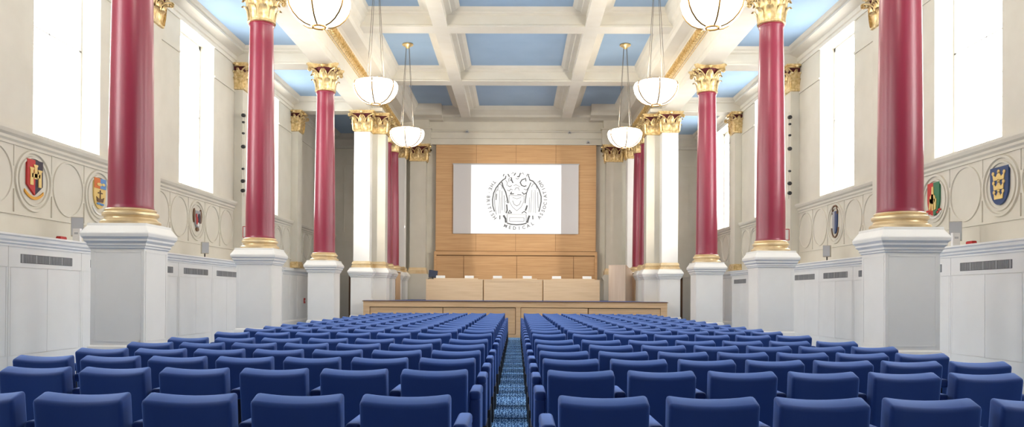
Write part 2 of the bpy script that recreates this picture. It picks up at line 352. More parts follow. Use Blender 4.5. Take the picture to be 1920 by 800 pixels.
def capital(parent, r, z0, z1, ab, square=False, wall=None, cx=0, cy=0, hx=None, hy=None):
    """Corinthian capital. wall: (axis, sign) clips leaves to faces away from the wall."""
    h = z1 - z0
    def R(t):
        if not square: return r
        c_, s_ = abs(cos(t)), abs(sin(t)); return min(hx / max(c_, 1e-6), hy / max(s_, 1e-6))
    def nrm(t):
        if not square: return Vector((cos(t), sin(t), 0))
        c_, s_ = cos(t), sin(t)
        return Vector((math.copysign(1, c_), 0, 0)) if hx / max(abs(c_), 1e-6) < hy / max(abs(s_), 1e-6) else Vector((0, math.copysign(1, s_), 0))
    def ok(p): 
        if wall is None: return True
        ax, lim, sg = wall            # keep p[ax]*sg < lim*sg
        return (p[ax] - lim) * sg < 0.0
    def clamp(mb):
        if wall is None: return mb
        ax, lim, sg = wall
        for i, v in enumerate(mb.v):
            if (v[ax] - lim) * sg > 0: v = list(v); v[ax] = lim; mb.v[i] = tuple(v)
        return mb
    bell = MB()
    if square:
        bell.squares([(hx + .0, hy + .0, z0), (hx + .03, hy + .03, z0 + .02), (hx + .03, hy + .03, z0 + .05), (hx, hy, z0 + .07), (hx, hy, z0 + .5 * h), (hx + .02, hy + .02, z0 + .75 * h), (hx + .05, hy + .05, z1 - .09)], cx, cy)
    else:
        bell.lathe([(r, z0), (r + .035, z0 + .015), (r + .035, z0 + .045), (r + .005, z0 + .06), (r, z0 + .4 * h), (r + .03, z0 + .7 * h), (r + .10, z1 - .09)], cx, cy, 24)
    c = clamp(bell).build('capital', MAROON, parent, smooth=35)
    lv = MB()
    if square:
        spots = []
        for face in range(4):
            out = [Vector((1, 0, 0)), Vector((0, 1, 0)), Vector((-1, 0, 0)), Vector((0, -1, 0))][face]; sv = Vector((-out.y, out.x, 0))
            ho, hs = (hx, hy) if face % 2 == 0 else (hy, hx)
            nf = max(2, round(hs * 2 / .26))
            for i in range(nf):
                u = (i + .5) / nf * 2 - 1; spots.append((out, sv, ho, u * hs, 0))
            for i in range(nf + 1):
                u = i / nf * 2 - 1; spots.append((out, sv, ho, u * hs * .97, 1))
        for out, sv, ho, u, tier in spots:
            p = Vector((cx, cy, z0 + .05)) + out * ho + sv * u
            if not ok(p + out * .01): continue
            leaf(lv, p, out, sv, h * (.38 if tier == 0 else .62), .25 if tier == 0 else .17, .11 if tier == 0 else .12)
        lv.squares([(hx + .0, hy + .0, z0 - .002), (hx + .035, hy + .035, z0 + .015), (hx + .035, hy + .035, z0 + .055), (hx + .01, hy + .01, z0 + .075)], cx, cy)
        lv.squares([(hx + .022, hy + .022, z0 + .05), (hx + .022, hy + .022, z0 + .36 * h), (hx + .004, hy + .004, z0 + .40 * h)], cx, cy)
    else:
        for i in range(8):
            t = 2 * pi * i / 8 + pi / 8; o = Vector((cos(t), sin(t), 0)); leaf(lv, Vector((cx, cy, z0 + .04)) + o * (r + .008), o, Vector((-sin(t), cos(t), 0)), h * .40, .17, .11)
        for i in range(8):
            t = 2 * pi * i / 8; o = Vector((cos(t), sin(t), 0)); leaf(lv, Vector((cx, cy, z0 + .05)) + o * (r + .004), o, Vector((-sin(t), cos(t), 0)), h * .64, .15, .13)
        lv.lathe([(r, z0 - .002), (r + .04, z0 + .012), (r + .04, z0 + .05), (r + .012, z0 + .065)], cx, cy, 24)
        lv.lathe([(r + .012, z0 + .05), (r + .016, z0 + .38 * h), (r + .004, z0 + .42 * h)], cx, cy, 24, cap=False)
    clamp(lv).build('acanthus_leaves', GOLD, c, smooth=50)
    # volutes to the corners, small inner helices
    vl = MB()
    if square: ex, ey = hx + .13, hy + .13
    else: ex = ey = ab - .07
    for sx in (-1, 1):
        for sy in (-1, 1):
            corner = Vector((cx + sx * ex, cy + sy * ey, z1 - .15))
            if not ok(corner - Vector((sx * .1, sy * .1, 0))): continue
            if square:
                for q in (0, 1):
                    st = Vector((cx + sx * hx * (1 if q else .35), cy + sy * hy * (.35 if q else 1), z0 + h * .42)) + Vector((sx * .03 * q, sy * .03 * (1 - q), 0))
                    if ok(st): volute(vl, st, corner)
            else:
                for q in (-.38, .38):
                    t = math.atan2(sy, sx) + q; volute(vl, Vector((cx + cos(t) * (r + .03), cy + sin(t) * (r + .03), z0 + h * .45)), corner)
    for k in range(4):
        o = [Vector((1, 0, 0)), Vector((0, 1, 0)), Vector((-1, 0, 0)), Vector((0, -1, 0))][k]; sv = Vector((-o.y, o.x, 0))
        ho, hs = ((hx, hy) if k % 2 == 0 else (hy, hx)) if square else (r, r)
        base = Vector((cx, cy, 0)) + o * (ho + .05)
        if not ok(base): continue
        for q in (-1, 1):
            p0 = base + sv * (q * hs * .40) - o * .02; p0.z = z0 + h * .45
            p1 = base + sv * (q * hs * .12) + o * .05; p1.z = z1 - .17
            volute(vl, p0, p1, .035)
    clamp(vl).build('volutes', GOLD, c, smooth=50)
    a_ = MB()
    if square:
        A, B = hx + .15, hy + .15
        x0, x1, y0, y1 = cx - A, cx + A, cy - B, cy + B
        if wall:
            ax, lim, sg = wall
            if ax == 0: x0, x1 = (x0, min(x1, lim)) if sg > 0 else (max(x0, lim), x1)
            else: y0, y1 = (y0, min(y1, lim)) if sg > 0 else (max(y0, lim), y1)
        a_.box(x0 + .04, x1 - .04, y0 + .04, y1 - .04, z1 - .09, z1 - .045); a_.box(x0, x1, y0, y1, z1 - .045, z1)
    else:
        pts = []
        for k in range(4):
            t0 = pi / 4 + k * pi / 2
            c0 = Vector((cos(t0), sin(t0))) * ab * 1.36
            tt = Vector((-sin(t0), cos(t0))) * .05
            pts += [c0 - tt, c0 + tt]
            c1 = Vector((cos(t0 + pi / 2), sin(t0 + pi / 2))) * ab * 1.36; n_ = Vector((cos(t0 + pi / 4), sin(t0 + pi / 4)))
            for u in (.2, .35, .5, .65, .8):
                pts.append(c0.lerp(c1, u) - n_ * (.115 * (1 - (2 * u - 1) ** 2)) )
        P2 = [(cx + p.x, cy + p.y) for p in pts]; P1 = [(cx + p.x * .93, cy + p.y * .93) for p in pts]
        a_.prism(P1, 'z', z1 - .10, z1 - .05); a_.prism(P2, 'z', z1 - .05, z1)
    for k in range(4):
        o = [Vector((1, 0, 0)), Vector((0, 1, 0)), Vector((-1, 0, 0)), Vector((0, -1, 0))][k]
        d_ = ((hx, hy)[k % 2] + .15) if square else ab * .86
        p = Vector((cx, cy, z1 - .06)) + o * d_
        if ok(p - o * .14): a_.lathe([(.0, p.z - .05), (.05, p.z - .02), (.055, p.z + .02), (.0, p.z + .05)], p.x, p.y, 8)
    clamp(a_).build('abacus', GOLD, c, smooth=30)
    return c
Z_PED, Z_SH0, Z_SH1, Z_CAP = 2.235, 2.45, 6.725, 7.41
def ped_profile(hx, hy):
    """die, cap mouldings; offsets from the die"""
    pr = [(.03, 0), (.03, .60), (.022, .65), (.0, .67), (.0, 1.905), (.02, 1.92), (.02, 1.935), (.035, 1.95), (.035, 1.975), (.065, 2.005), (.065, 2.03), (.09, 2.06), (.095, 2.10), (.09, 2.115), (.035, 2.20), (.03, Z_PED)]
    return [(hx + a, hy + a, z) for a, z in pr]
def pedestal(parent, hx, hy, cx=0, cy=0, clip=None):
    b = MB().squares(ped_profile(hx, hy)[:5], cx, cy).build('pedestal', WHITE, parent)
    # raised inner panel line on the faces
    k = MB().squares(ped_profile(hx, hy)[4:], cx, cy).build('pedestal_cap', WHITE, b)
    f = MB()
    for s in (-1, 1):
        for (u0, u1, z0, z1) in ((-1, 1, .71, .73), (-1, 1, 1.86, 1.88)):
            f.box(cx - hx + .04, cx + hx - .04, cy + s * hy, cy + s * (hy + .004), z0, z1); f.box(cx + s * hx, cx + s * (hx + .004), cy - hy + .04, cy + hy - .04, z0, z1)
        for e in (-1, 1):
            f.box(cx + e * (hx - .06), cx + e * (hx - .04), cy + s * hy, cy + s * (hy + .004), .71, 1.88); f.box(cx + s * hx, cx + s * (hx + .004), cy + e * (hy - .06), cy + e * (hy - .04), .71, 1.88)
    f.build('panel_bead', WHITE, b)
    return b
def column(cx, cy, label, group):
    t = thing('column', label, 'column', (cx, cy, 0), 0, group)
    pedestal(t, .345, .345)
    z = Z_PED
    MB().lathe([(.37, z), (.375, z + .02), (.375, z + .035), (.36, z + .05), (.345, z + .055), (.325, z + .075), (.32, z + .09), (.33, z + .105), (.345, z + .115), (.35, z + .135), (.345, z + .155), (.325, z + .165), (.31, z + .175), (.322, z + .19), (.31, z + .205), (.285, z + .215)], 0, 0, 48).build('base_ring', GOLDF, t, smooth=30)
    prof = [(.292, Z_SH0), (.285, Z_SH0 + .02), (.28, Z_SH0 + .05)]
    for i in range(1, 13):
        u = i / 12; prof.append((.28 - .052 * u ** 1.6, Z_SH0 + .05 + (Z_SH1 - .08 - Z_SH0 - .05) * u))
    prof += [(.245, Z_SH1 - .05), (.25, Z_SH1 - .03), (.245, Z_SH1 - .01), (.235, Z_SH1)]
    MB().lathe(prof, 0, 0, 48).build('shaft', RED, t, smooth=40)
    capital(t, .235, Z_SH1, Z_CAP, .405)
    return t
first = None
def place_column(cx, cy, label, group):
    global first
    if first is None: first = column(cx, cy, label, group); return first
    c = copy_tree(first); c.location = (cx, cy, 0); c['label'] = label; c['group'] = group; return c
gN = 'crimson columns along the nave'; gI = 'crimson columns beside the stage'
near = ['nearest the viewer', 'middle of three along the seats', 'farthest of three, before the white pier']
for sd in (-1, 1):
    for i in range(3): place_column(sd * XC, YC[i], 'crimson column with gilded capital on white pedestal, %s side, %s' % (SIDE[sd], near[i]), gN)
    place_column(sd * 4.66, 28.4, 'crimson column beside the stage, %s side, just behind the white pier' % SIDE[sd], gI)
    place_column(sd * 4.70, 30.3, 'crimson column beside the stage, %s side, nearer the back wall' % SIDE[sd], gI)

def pier(name, cx, cy, hx, hy, label, group=None, t=None, ox=0, oy=0):
    wall = None
    if t is None: t = thing(name, label, 'pier', (cx, cy, 0), 0, group)
    pedestal(t, hx + .07, hy + .07, ox, oy)
    MB().box(ox - hx, ox + hx, oy - hy, oy + hy, Z_SH0, Z_SH1).build('shaft', CREAM if label == '' else WHITE, t)  # cream on the set-back shaft puts its dimmer light into the colour
    z = Z_PED
    MB().squares([(hx + .06, hy + .06, z), (hx + .06, hy + .06, z + .05), (hx + .03, hy + .03, z + .07), (hx + .035, hy + .035, z + .11), (hx + .05, hy + .05, z + .13), (hx + .035, hy + .035, z + .16), (hx + .02, hy + .02, z + .19), (hx, hy, z + .215)], ox, oy).build('base_moulding', GOLDF, t)
    capital(t, hx, Z_SH1, Z_CAP, hx + .15, True, wall, ox, oy, hx=hx, hy=hy)
    return t
for sd in (-1, 1):
    cp = pier('pier', sd * XC, YC[3] + .0, .265, .265, 'white double square pier with gilded capitals, %s side, at the stage corner' % SIDE[sd], 'white piers at the stage')
    pier('pier', 0, 0, .25, .25, '', None, cp, -sd * .46, .40)
    pier('pier', sd * 4.62, 31.60, .25, .25, 'white pier at the far end of the stage colonnade, %s side' % SIDE[sd], 'white piers at the stage')
    # pilaster on back wall
    t = thing('pilaster', 'cream pilaster with gilded capital on back wall, %s of the wood panelling' % SIDE[sd], 'pilaster', (sd * 3.95, YB - .24, 0), 0, 'back wall pilasters')
    MB().box(-.32, .32, -.2, .235, Z_SH0, Z_SH1).build('shaft', CREAM, t)
    MB().squares([(.38, .22, 2.2), (.38, .22, 2.34), (.35, .21, 2.37), (.34, .2, 2.44), (.33, .2, 2.45)]).build('base_moulding', GOLDF, t)
    MB().squares([(.40, .235, 1.165), (.40, .235, 1.95), (.46, .235, 2.05), (.46, .235, 2.12), (.40, .235, 2.2)]).build('pedestal', CREAM, t)
    capital(t, .32, Z_SH1, Z_CAP, .47, True, (1, .235, 1), hx=.32, hy=.2)
    for i, yy in enumerate(YC[1:]):
        t = thing('pilaster', 'cream wall pilaster with gilded capital, %s wall, %s from the viewer' % (SIDE[sd], ['first', 'second', 'third'][i]), 'pilaster', (sd * (XW - .115), yy, 0), 0, 'side wall pilasters')
        MB().box(-.112, .112, -.265, .265, 2.42, Z_SH1).build('shaft', CREAM, t)
        q = MB(); q.box(-sd * .155, sd * .112, -.32, .32, 2.215, 2.36); q.box(-sd * .135, sd * .112, -.29, .29, 2.36, 2.42); q.build('base_moulding', GOLD, t)
        capital(t, .265, Z_SH1, Z_CAP, .4, True, (0, sd * .113, sd), hx=.113, hy=.265)

# ------------------------------------------------------------------ wall dado and radiator cabinets
XD = 6.71
for sd in (-1, 1):
    yE = 23.05 if sd < 0 else 24.83
    m = MB()
    m.prism([(sd * a, b) for a, b in [(XW, 0), (XW - .06, 0), (XW - .06, .45), (XW - .03, .5), (XW - .03, 1.98), (XW - .05, 2.0), (XW - .06, 2.06), (XW - .12, 2.12), (XW - .13, 2.2), (XW, 2.22)]], 'y', yE + .02, YB)
    for yy in (25.3, 26.2, 27.1, 28.4): m.box(sd * (XW - .03), sd * (XW - .036), yy, yy + .02, .6, 1.95)
    m.build('baseboard_' + SIDE[sd], WHITE, kind='structure')
    m = MB()
    m.prism([(sd * a, b) for a, b in [(XD, 1.955), (XD - .015, 1.955), (XD - .015, 1.98), (XD - .04, 2.0), (XD - .04, 2.02), (XD - .065, 2.045), (XD - .07, 2.085), (XD - .09, 2.10), (XD - .09, 2.125), (XW, 2.125), (XW, 1.955)]], 'y', 8.75, yE)
    o = m.build('radiator_shelf', WHITE); o['label'] = 'long white moulded shelf running over the radiator cabinets, %s wall' % SIDE[sd]; o['category'] = 'shelf'; o['group'] = 'radiator cabinet shelves'
    nu = 8 if sd < 0 else 9
    for k in range(nu):
        y0 = 10.565 - 1.7833 + k * 1.7833; y1 = y0 + 1.7833
        t = thing('radiator_cabinet', 'white radiator cabinet with grey vent, %s wall, %s from the viewer' % (SIDE[sd], ORD[k]), 'cabinet', (sd * XD, (y0 + y1) / 2, 0), 0, 'radiator cabinets along the walls')
        hw = (y1 - y0) / 2
        body = MB(); body.box(sd * .012, sd * (XW - XD), -hw, hw, 0, 1.955)
        body.box(0, sd * .012, -hw + .004, hw - .004, 1.68, 1.955); body.box(0, sd * .012, -hw + .004, hw - .004, 0, .488)
        for e in (-1, 1): body.box(0, sd * .012, e * (hw - .004), e * (hw - .045), .495, 1.673)
        body.build('cabinet_body', WHITE, t)
        for e in (-1, 1): MB().box(0, sd * .011, e * .004, e * (hw - .051), .495, 1.673).build('door', WHITE, t)
        v = MB()
        for q in range(36):
            yy = -.62 + q * .0352
            v.box(-sd * .006, sd * .0, yy, yy + (.02 if q % 9 else .034), 1.745, 1.858)
        v.box(-sd * .002, sd * .0, -.63, .63, 1.74, 1.863, 1)
        v.build('vent_grille', [GRILLE, VENTB], t)

# ------------------------------------------------------------------ heraldic shields
def shield_pts(w_, h_, pointed=False):
    if pointed: return [(-w_, h_), (w_, h_), (w_, -h_ * .45), (0, -h_), (-w_, -h_ * .45)]
    p = [(-w_, h_), (w_, h_), (w_, 0)]
    for i in range(1, 8): a = i / 8 * pi / 2; p.append((w_ * cos(a), -h_ * sin(a) ** 1.0))
    p.append((0, -h_))
    for i in range(7, 0, -1): a = i / 8 * pi / 2; p.append((-w_ * cos(a), -h_ * sin(a)))
    p.append((-w_, 0)); return p
class Wall2D:
    """draw flat coloured pieces in wall coordinates: u runs to the viewer's right"""
    def __init__(s, sd): s.sd = sd
    def poly(s, pts, d0, d1, mb, mi=0):
        # u -> world: left wall: right in view = +Y ; right wall: right in view = -Y
        k = 1 if s.sd < 0 else -1
        mb.prism([(k * u, z) for u, z in pts], 'x', -s.sd * d0, -s.sd * d1, mi)
def half(pts, right):   # clip polygon at u=0
    out = []; n = len(pts)
    ins = (lambda p: p[0] >= 0) if right else (lambda p: p[0] <= 0)
    for i in range(n):
        a, b = pts[i], pts[(i + 1) % n]
        if ins(a): out.append(a)
        if ins(a) != ins(b): t = a[0] / (a[0] - b[0]); out.append((0, a[1] + (b[1] - a[1]) * t))
    return out
def blob(cx, cz, rx, rz, n=10, ph=0): return [(cx + rx * cos(2 * pi * i / n + ph), cz + rz * sin(2 * pi * i / n + ph)) for i in range(n)]
def ribbon(W, mb, w_, z, drop, th, mi=0, n=10):
    for i in range(n):
        u0, u1 = -w_ + 2 * w_ * i / n, -w_ + 2 * w_ * (i + 1) / n
        f = lambda u: z - drop * (1 - (u / w_) ** 2)
        W.poly([(u0, f(u0)), (u1, f(u1)), (u1, f(u1) + th), (u0, f(u0) + th)], .004, .02, mb, mi)
def shield_thing(sd, y, z, label): return thing('heraldic_shield', label, 'shield', (sd * (XW - .002), y, z), 0, 'painted shields in the frieze')
def simple(W, t, name, polys, m_, d0=.03, d1=.042):
    mb = MB()
    for p in polys: W.poly(p, d0, d1, mb)
    return mb.build(name, m_, t)
bc = [10.565 + S * (k + .5) for k in range(4)]
# L1a castle
W = Wall2D(-1)
t = shield_thing(-1, bc[0] - .965, CZ + .06, 'red and black shield with pale gold castle towers and amber ribbon, left frieze')
sp = shield_pts(.20, .27, True); mb = MB(); W.poly(half(sp, False), .002, .03, mb, 0); W.poly(half(sp, True), .002, .03, mb, 1); mb.build('shield_field', [H_RED, H_BLK], t)
T = []
for cu, zt, bt in ((-.10, .12, -.12), (.0, .17, -.02), (.11, .10, -.14)):
    T.append([(cu - .04, bt), (cu + .04, bt), (cu + .035, zt), (cu - .035, zt)]); T.append([(cu - .05, zt), (cu + .05, zt), (cu + .055, zt + .03), (cu - .055, zt + .03)])
T.append([(-.10, -.0), (.11, -.0), (.11, .06), (-.10, .06)])
simple(W, t, 'castle', T, H_GLD); mb = MB(); ribbon(W, mb, .24, -.24, .10, .045); mb.build('ribbon', H_AMB, t)
# L1b ship
t = shield_thing(-1, bc[0] + .965, CZ + .06, 'orange, blue and gold shield with sailing ship, left frieze beside the nearest column')
sp = shield_pts(.20, .27)
mb = MB(); W.poly(sp, .002, .025, mb, 0); mb.build('shield_field', [H_GLD], t)
simple(W, t, 'orange_quarter', [[(-.2, .27), (0, .27), (0, .09), (-.2, .09)]], H_ORG, .025, .032); simple(W, t, 'blue_quarter', [[(0, .27), (.2, .27), (.2, .09), (0, .09)]], H_SKY, .025, .032)
simple(W, t, 'lion', [blob(-.04, .16, .09, .03), blob(.1, .17, .05, .025)], H_GLD, .032, .04)
simple(W, t, 'ship', [[(-.012, -.1), (.012, -.1), (.012, .06), (-.012, .06)], [(-.1, -.15), (.1, -.15), (.13, -.06), (.06, -.09), (-.06, -.09), (-.13, -.06)], [(-.08, .0), (.08, .0), (.07, .02), (-.07, .02)]], H_BRN, .025, .036)
simple(W, t, 'waves', [blob(-.05, -.18, .07, .02), blob(.06, -.19, .06, .02)], H_SKY, .026, .04); mb = MB(); ribbon(W, mb, .22, -.26, .12, .03); mb.build('ribbon', H_WHT, t)
# L2 crest
t = shield_thing(-1, bc[1], CZ + .02, 'small dark shield with red and silver bird crest, left frieze')
simple(W, t, 'shield_field', [shield_pts(.15, .2)], H_SLV, .002, .03); simple(W, t, 'black_mantling', [blob(-.19, .08, .05, .17), blob(.19, .08, .05, .17), blob(0, -.23, .08, .05)], H_BRN, .002, .03)
simple(W, t, 'red_charge', [blob(-.06, -.03, .05, .1), blob(-.09, .08, .03, .05)], H_RED); simple(W, t, 'black_charge', [blob(.06, .02, .06, .12)], H_BLK); simple(W, t, 'white_charge', [blob(0, -.12, .06, .05)], H_WHT)
# R1a three crowns
W = Wall2D(1)
t = shield_thing(1, bc[0] - .965, CZ + .0, 'dark blue shield with three stacked gold crowns, right frieze')
simple(W, t, 'shield_field', [shield_pts(.23, .29)], H_BLU, .002, .03)
for k in range(3):
    z = .14 - k * .145; s_ = 1 - .1 * k
    simple(W, t, 'crown', [[(-.13 * s_, z - .05), (.13 * s_, z - .05), (.15 * s_, z + .05), (.07 * s_, z), (0, z + .08), (-.07 * s_, z), (-.15 * s_, z + .05)], blob(0, z + .08, .03, .03), blob(-.14 * s_, z + .06, .03, .03), blob(.14 * s_, z + .06, .03, .03)], H_GLD)
# R1b golden beast
t = shield_thing(1, bc[0] + .965, CZ + .03, 'red and green shield with golden animal, right frieze beside the nearest column')
sp = shield_pts(.20, .29); mb = MB(); W.poly(half(sp, False), .002, .03, mb, 0); W.poly(half(sp, True), .002, .03, mb, 1); mb.build('shield_field', [H_RED, H_GRN], t)
simple(W, t, 'beast', [blob(-.01, 0, .1, .09), [(-.05, 0), (.03, 0), (.02, .22), (-.03, .22)], [(-.13, -.16), (-.08, -.2), (-.02, 0), (-.1, .02)], [(.05, -.2), (.1, -.18), (.12, 0), (.04, 0)], [(-.03, -.2), (.02, -.2), (.03, 0), (-.04, 0)]], H_GLD)
mb = MB(); ribbon(W, mb, .24, -.24, .10, .02); mb.build('ribbon', H_WHT, t); simple(W, t, 'red_leaf', [blob(-.2, -.2, .045, .02), blob(-.13, -.24, .04, .02), blob(.13, -.24, .04, .02), blob(.2, -.2, .045, .02)], H_RED, .02, .03)
# R2
t = shield_thing(1, bc[1], CZ + .02, 'navy and silver shield within a gilt ribbon loop, right frieze')
sp = shield_pts(.13, .26); mb = MB(); W.poly(half(sp, False), .002, .03, mb, 0); W.poly(half(sp, True), .002, .03, mb, 1); mb.build('shield_field', [H_SLV, H_BLU], t)
mb = MB(); mb.tube([(-.02, -.14 * cos(a), .26 + .13 * sin(a)) for a in [i * pi / 12 for i in range(-2, 15)]], .02); mb.tube([(-.02, .19 * cos(a), -.12 + .22 * sin(a)) for a in [pi + i * pi / 12 for i in range(0, 13)]], .016); mb.build('ribbon', H_BRN, t)
# R3
t = shield_thing(1, bc[2] - .965, CZ - .05, 'narrow blue and orange shield, far right frieze')
sp = shield_pts(.2, .3); mb = MB(); W.poly(half(sp, False), .002, .03, mb, 0); W.poly(half(sp, True), .002, .03, mb, 1); mb.build('shield_field', [H_AMB, H_BLU], t)

# ------------------------------------------------------------------ items on the shelves
def small(name, label, cat, boxes, mats, loc, rz=0, group=None):
    """boxes: (x0,x1,y0,y1,z0,z1, part name, mat)"""
    t = thing(name, label, cat, loc, rz, group)
    for b in boxes: MB().box(*b[:6]).build(b[6], b[7], t)
    return t
ZS = 2.125
for sd in (-1, 1):
    for i, (yy, s_) in enumerate(((12.75, 1.0), (18.0, .85))):
        lab = 'small grey and beige speaker box standing on the %s shelf, %s the viewer' % (SIDE[sd], 'nearer' if i == 0 else 'farther from')
        x = sd * 7.0
        small('speaker_box', lab, 'speaker', [(-.09 * s_, .09 * s_, -.10 * s_, .10 * s_, .12, .12 + .30 * s_, 'housing', BEIGEP), (-.085 * s_, .085 * s_, -.115 * s_, -.10 * s_, .13, .11 + .30 * s_, 'front_grille', GREYP), (-.012, .012, -.012, .012, 0, .12, 'stand', BLACK), (-.06, .06, -.06, .06, 0, .012, 'foot', BLACK)], None, (x, yy, ZS), -sd * .5, 'speaker boxes on the shelves')
    c = small('white_receiver', 'small white plastic device on the %s shelf beside the speaker box' % SIDE[sd], 'device', [(-.055, .055, -.03, .03, 0, .21, 'housing', WHITEP), (-.03, .03, -.032, -.03, .12, .15, 'display', GREYP)], None, (sd * 6.78, 12.35, ZS), 0)
    small('red_box', 'tiny red box lying on the %s radiator shelf' % SIDE[sd], 'box', [(-.035, .035, -.08, .08, 0, .035, 'lower_shell', REDP), (-.03, .03, -.075, .075, .035, .045, 'lid', REDP)], None, (sd * 6.70, 11.78, ZS))

# lighting bars and signs on the far pilasters
for sd in (-1, 1):
    t = thing('spotlight_bar', 'vertical bar of small black spotlights mounted on the %s wall pilaster' % SIDE[sd], 'spotlight bar', (sd * 7.12, YC[2] - .40, 0), 0, 'spotlight bars')
    MB().tube([(0, .03, 3.9), (0, .03, 6.15)], .014).box(-.01, .01, .03, .135, 4.0, 4.03).box(-.01, .01, .03, .135, 6.0, 6.03).build('bar', CREAM, t)
    for z in (6.02, 5.84, 5.55, 5.20, 4.62, 4.30, 4.05):
        k = .05 if z in (6.02, 5.20, 4.05, 4.30) else .03
        lam = MB().lathe([(.02, 0), (k, .02), (k, .10), (k * .8, .11)], 0, 0, 12).build('spotlight', BLACK, t, loc=(0, .02, z)); lam.rotation_euler = (radians(100), 0, 0)
    for z, tx, tz, e in ((6.0, -1.4, 5.6, 800), (5.2, 1.2, 4.2, 700), (4.05, 0, 3.0, 450)):
        ld = bpy.data.lights.new('stage_spot', 'SPOT'); ld.energy = e; ld.spot_size = radians(42); ld.spot_blend = 1.0; ld.color = (1, .90, .76); ld.shadow_soft_size = .22
        lo = bpy.data.objects.new('stage_spot', ld); C.objects.link(lo); lo.parent = t; lo.location = (0, .16, z)
        lo.rotation_euler = (Vector((sd * tx, YB - .5, tz)) - Vector((sd * 7.12, YC[2] - .24, z))).to_track_quat('-Z', 'Y').to_euler()
    t = thing('fire_notice', 'red framed notice fixed to the %s wall pilaster below the spotlights' % SIDE[sd], 'notice', (sd * 7.10, YC[2] - .275, 2.82))
    q = MB(); q.box(-.07, .07, -.012, 0, 0, .015); q.box(-.07, .07, -.012, 0, .285, .30); q.box(-.07, -.055, -.012, 0, 0, .3); q.box(.055, .07, -.012, 0, 0, .3); q.build('frame', REDP, t); MB().box(-.055, .055, -.006, 0, .015, .285).build('sheet', WHITEP, t)

# ------------------------------------------------------------------ stage
YS = 25.565; HS = 1.165; XS = 4.85
t = thing('stage', 'low timber stage platform with blue carpet top in front of panelled wall', 'stage', (0, YS, 0))
MB().box(-XS, XS, .03, .63, 0, HS - .03).box(-4.2, 4.2, .63, YB - YS - .02, 0, HS - .03).build('platform', WOODS, t)
MB().box(-4.66, 4.66, .026, .029, .10, HS - .2).build('painted_gap_shade', WOODE, t)  # dark sheet painted as shade behind the panel joints
q = MB(); q.box(-XS, XS, -.03, .03, HS - .2, HS - .03)
for a, b in ((-XS, -4.65), (.03, .18), (4.65, XS)): q.box(a, b, -.022, .03, 0, HS - .2)
q.box(-4.65, 4.65, 0, .03, 0, .10)
q.build('front_frame', WOODS, t)
q = MB()
for a, b, d in ((-4.645, -2.31, .018), (-2.30, .025, .018), (.185, 2.33, .002), (2.35, 4.645, .018)): MB().box(a + .012, b - .012, d - (.022 if d < .01 else 0), .029, .115, HS - .222).build('front_panel', WOODS, t)
MB().box(-XS - .03, XS + .03, -.05, .04, HS - .035, HS - .012).build('nosing', WOODE, t)
MB().box(-XS, XS, -.02, .63, HS - .012, HS).box(-4.2, 4.2, .63, YB - YS - .02, HS - .012, HS).build('stage_carpet', STAGEC, t)
# side screens of wood between the stage pedestals
for sd in (-1, 1):
    t = thing('side_screen', 'narrow wooden side screen between column pedestals, %s of the stage' % SIDE[sd], 'screen', (sd * 4.33, 28.8, HS), 0, 'stage side screens')
    MB().box(-.03, .03, 0, 1.1, 0, .98).build('screen_panel', WOODS, t); MB().box(-.04, .04, -.01, 1.11, .98, 1.02).build('top_rail', WOODE, t)
# panelled wall
t = thing('wood_panelling', 'tall honey coloured timber panelling behind the stage framing the projection screen', 'panelling', (0, YB, 0))
PW = 3.25; YP = -.20
seams = [-PW, -1.61, 0, 1.61, PW]
q = MB()
for i in range(4): q.box(seams[i] + .006, seams[i + 1] - .006, YP, -.01, 3.15, 7.44)
q.build('upper_panels', WOODW, t)
MB().box(-PW - .0, PW, YP + .01, -.012, HS, 7.445).build('backing', WOODE, t)
q = MB(); lx = [-PW, -2.1, .05, 2.35, PW]
for i in range(4): q.box(lx[i] + .01, lx[i + 1] - .01, YP - .01, YP + .005, HS + .01, 2.94)
q.build('lower_panels', WOODW, t)
q = MB(); q.box(-PW - .05, PW + .05, YP - .06, YP + .005, 2.98, 3.12); q.box(-PW - .05, -PW + .05, YP - .06, YP, HS, 2.98); q.box(PW - .05, PW + .05, YP - .06, YP, HS, 2.98); q.build('surround', WOODW, t)
MB().box(-PW - .05, PW + .05, YP - .055, YP, 2.955, 2.98).build('painted_shadow_line', WOODE, t)  # dark strip painted as the shade under the surround
# screen
ys = YB - .27
k_ = (ys) / 32.8
def sx(v): return v * k_
def sz(v): return H + (v - H) * k_
t = thing('projection_screen', 'wide grey projection screen on timber wall showing a white slide with seal', 'screen', (0, ys, 0))
MB().box(sx(-2.572), sx(2.567), 0, .05, sz(3.876), sz(6.72)).build('screen_fabric', SCREENG, t)
MB().box(sx(-2.60), sx(2.595), -.005, .055, sz(6.715), sz(6.755)).build('screen_case', GREYP, t)
im = MB().box(sx(-1.841), sx(1.856), -.004, 0, sz(3.88), sz(6.695)).build('slide', IMG, t)
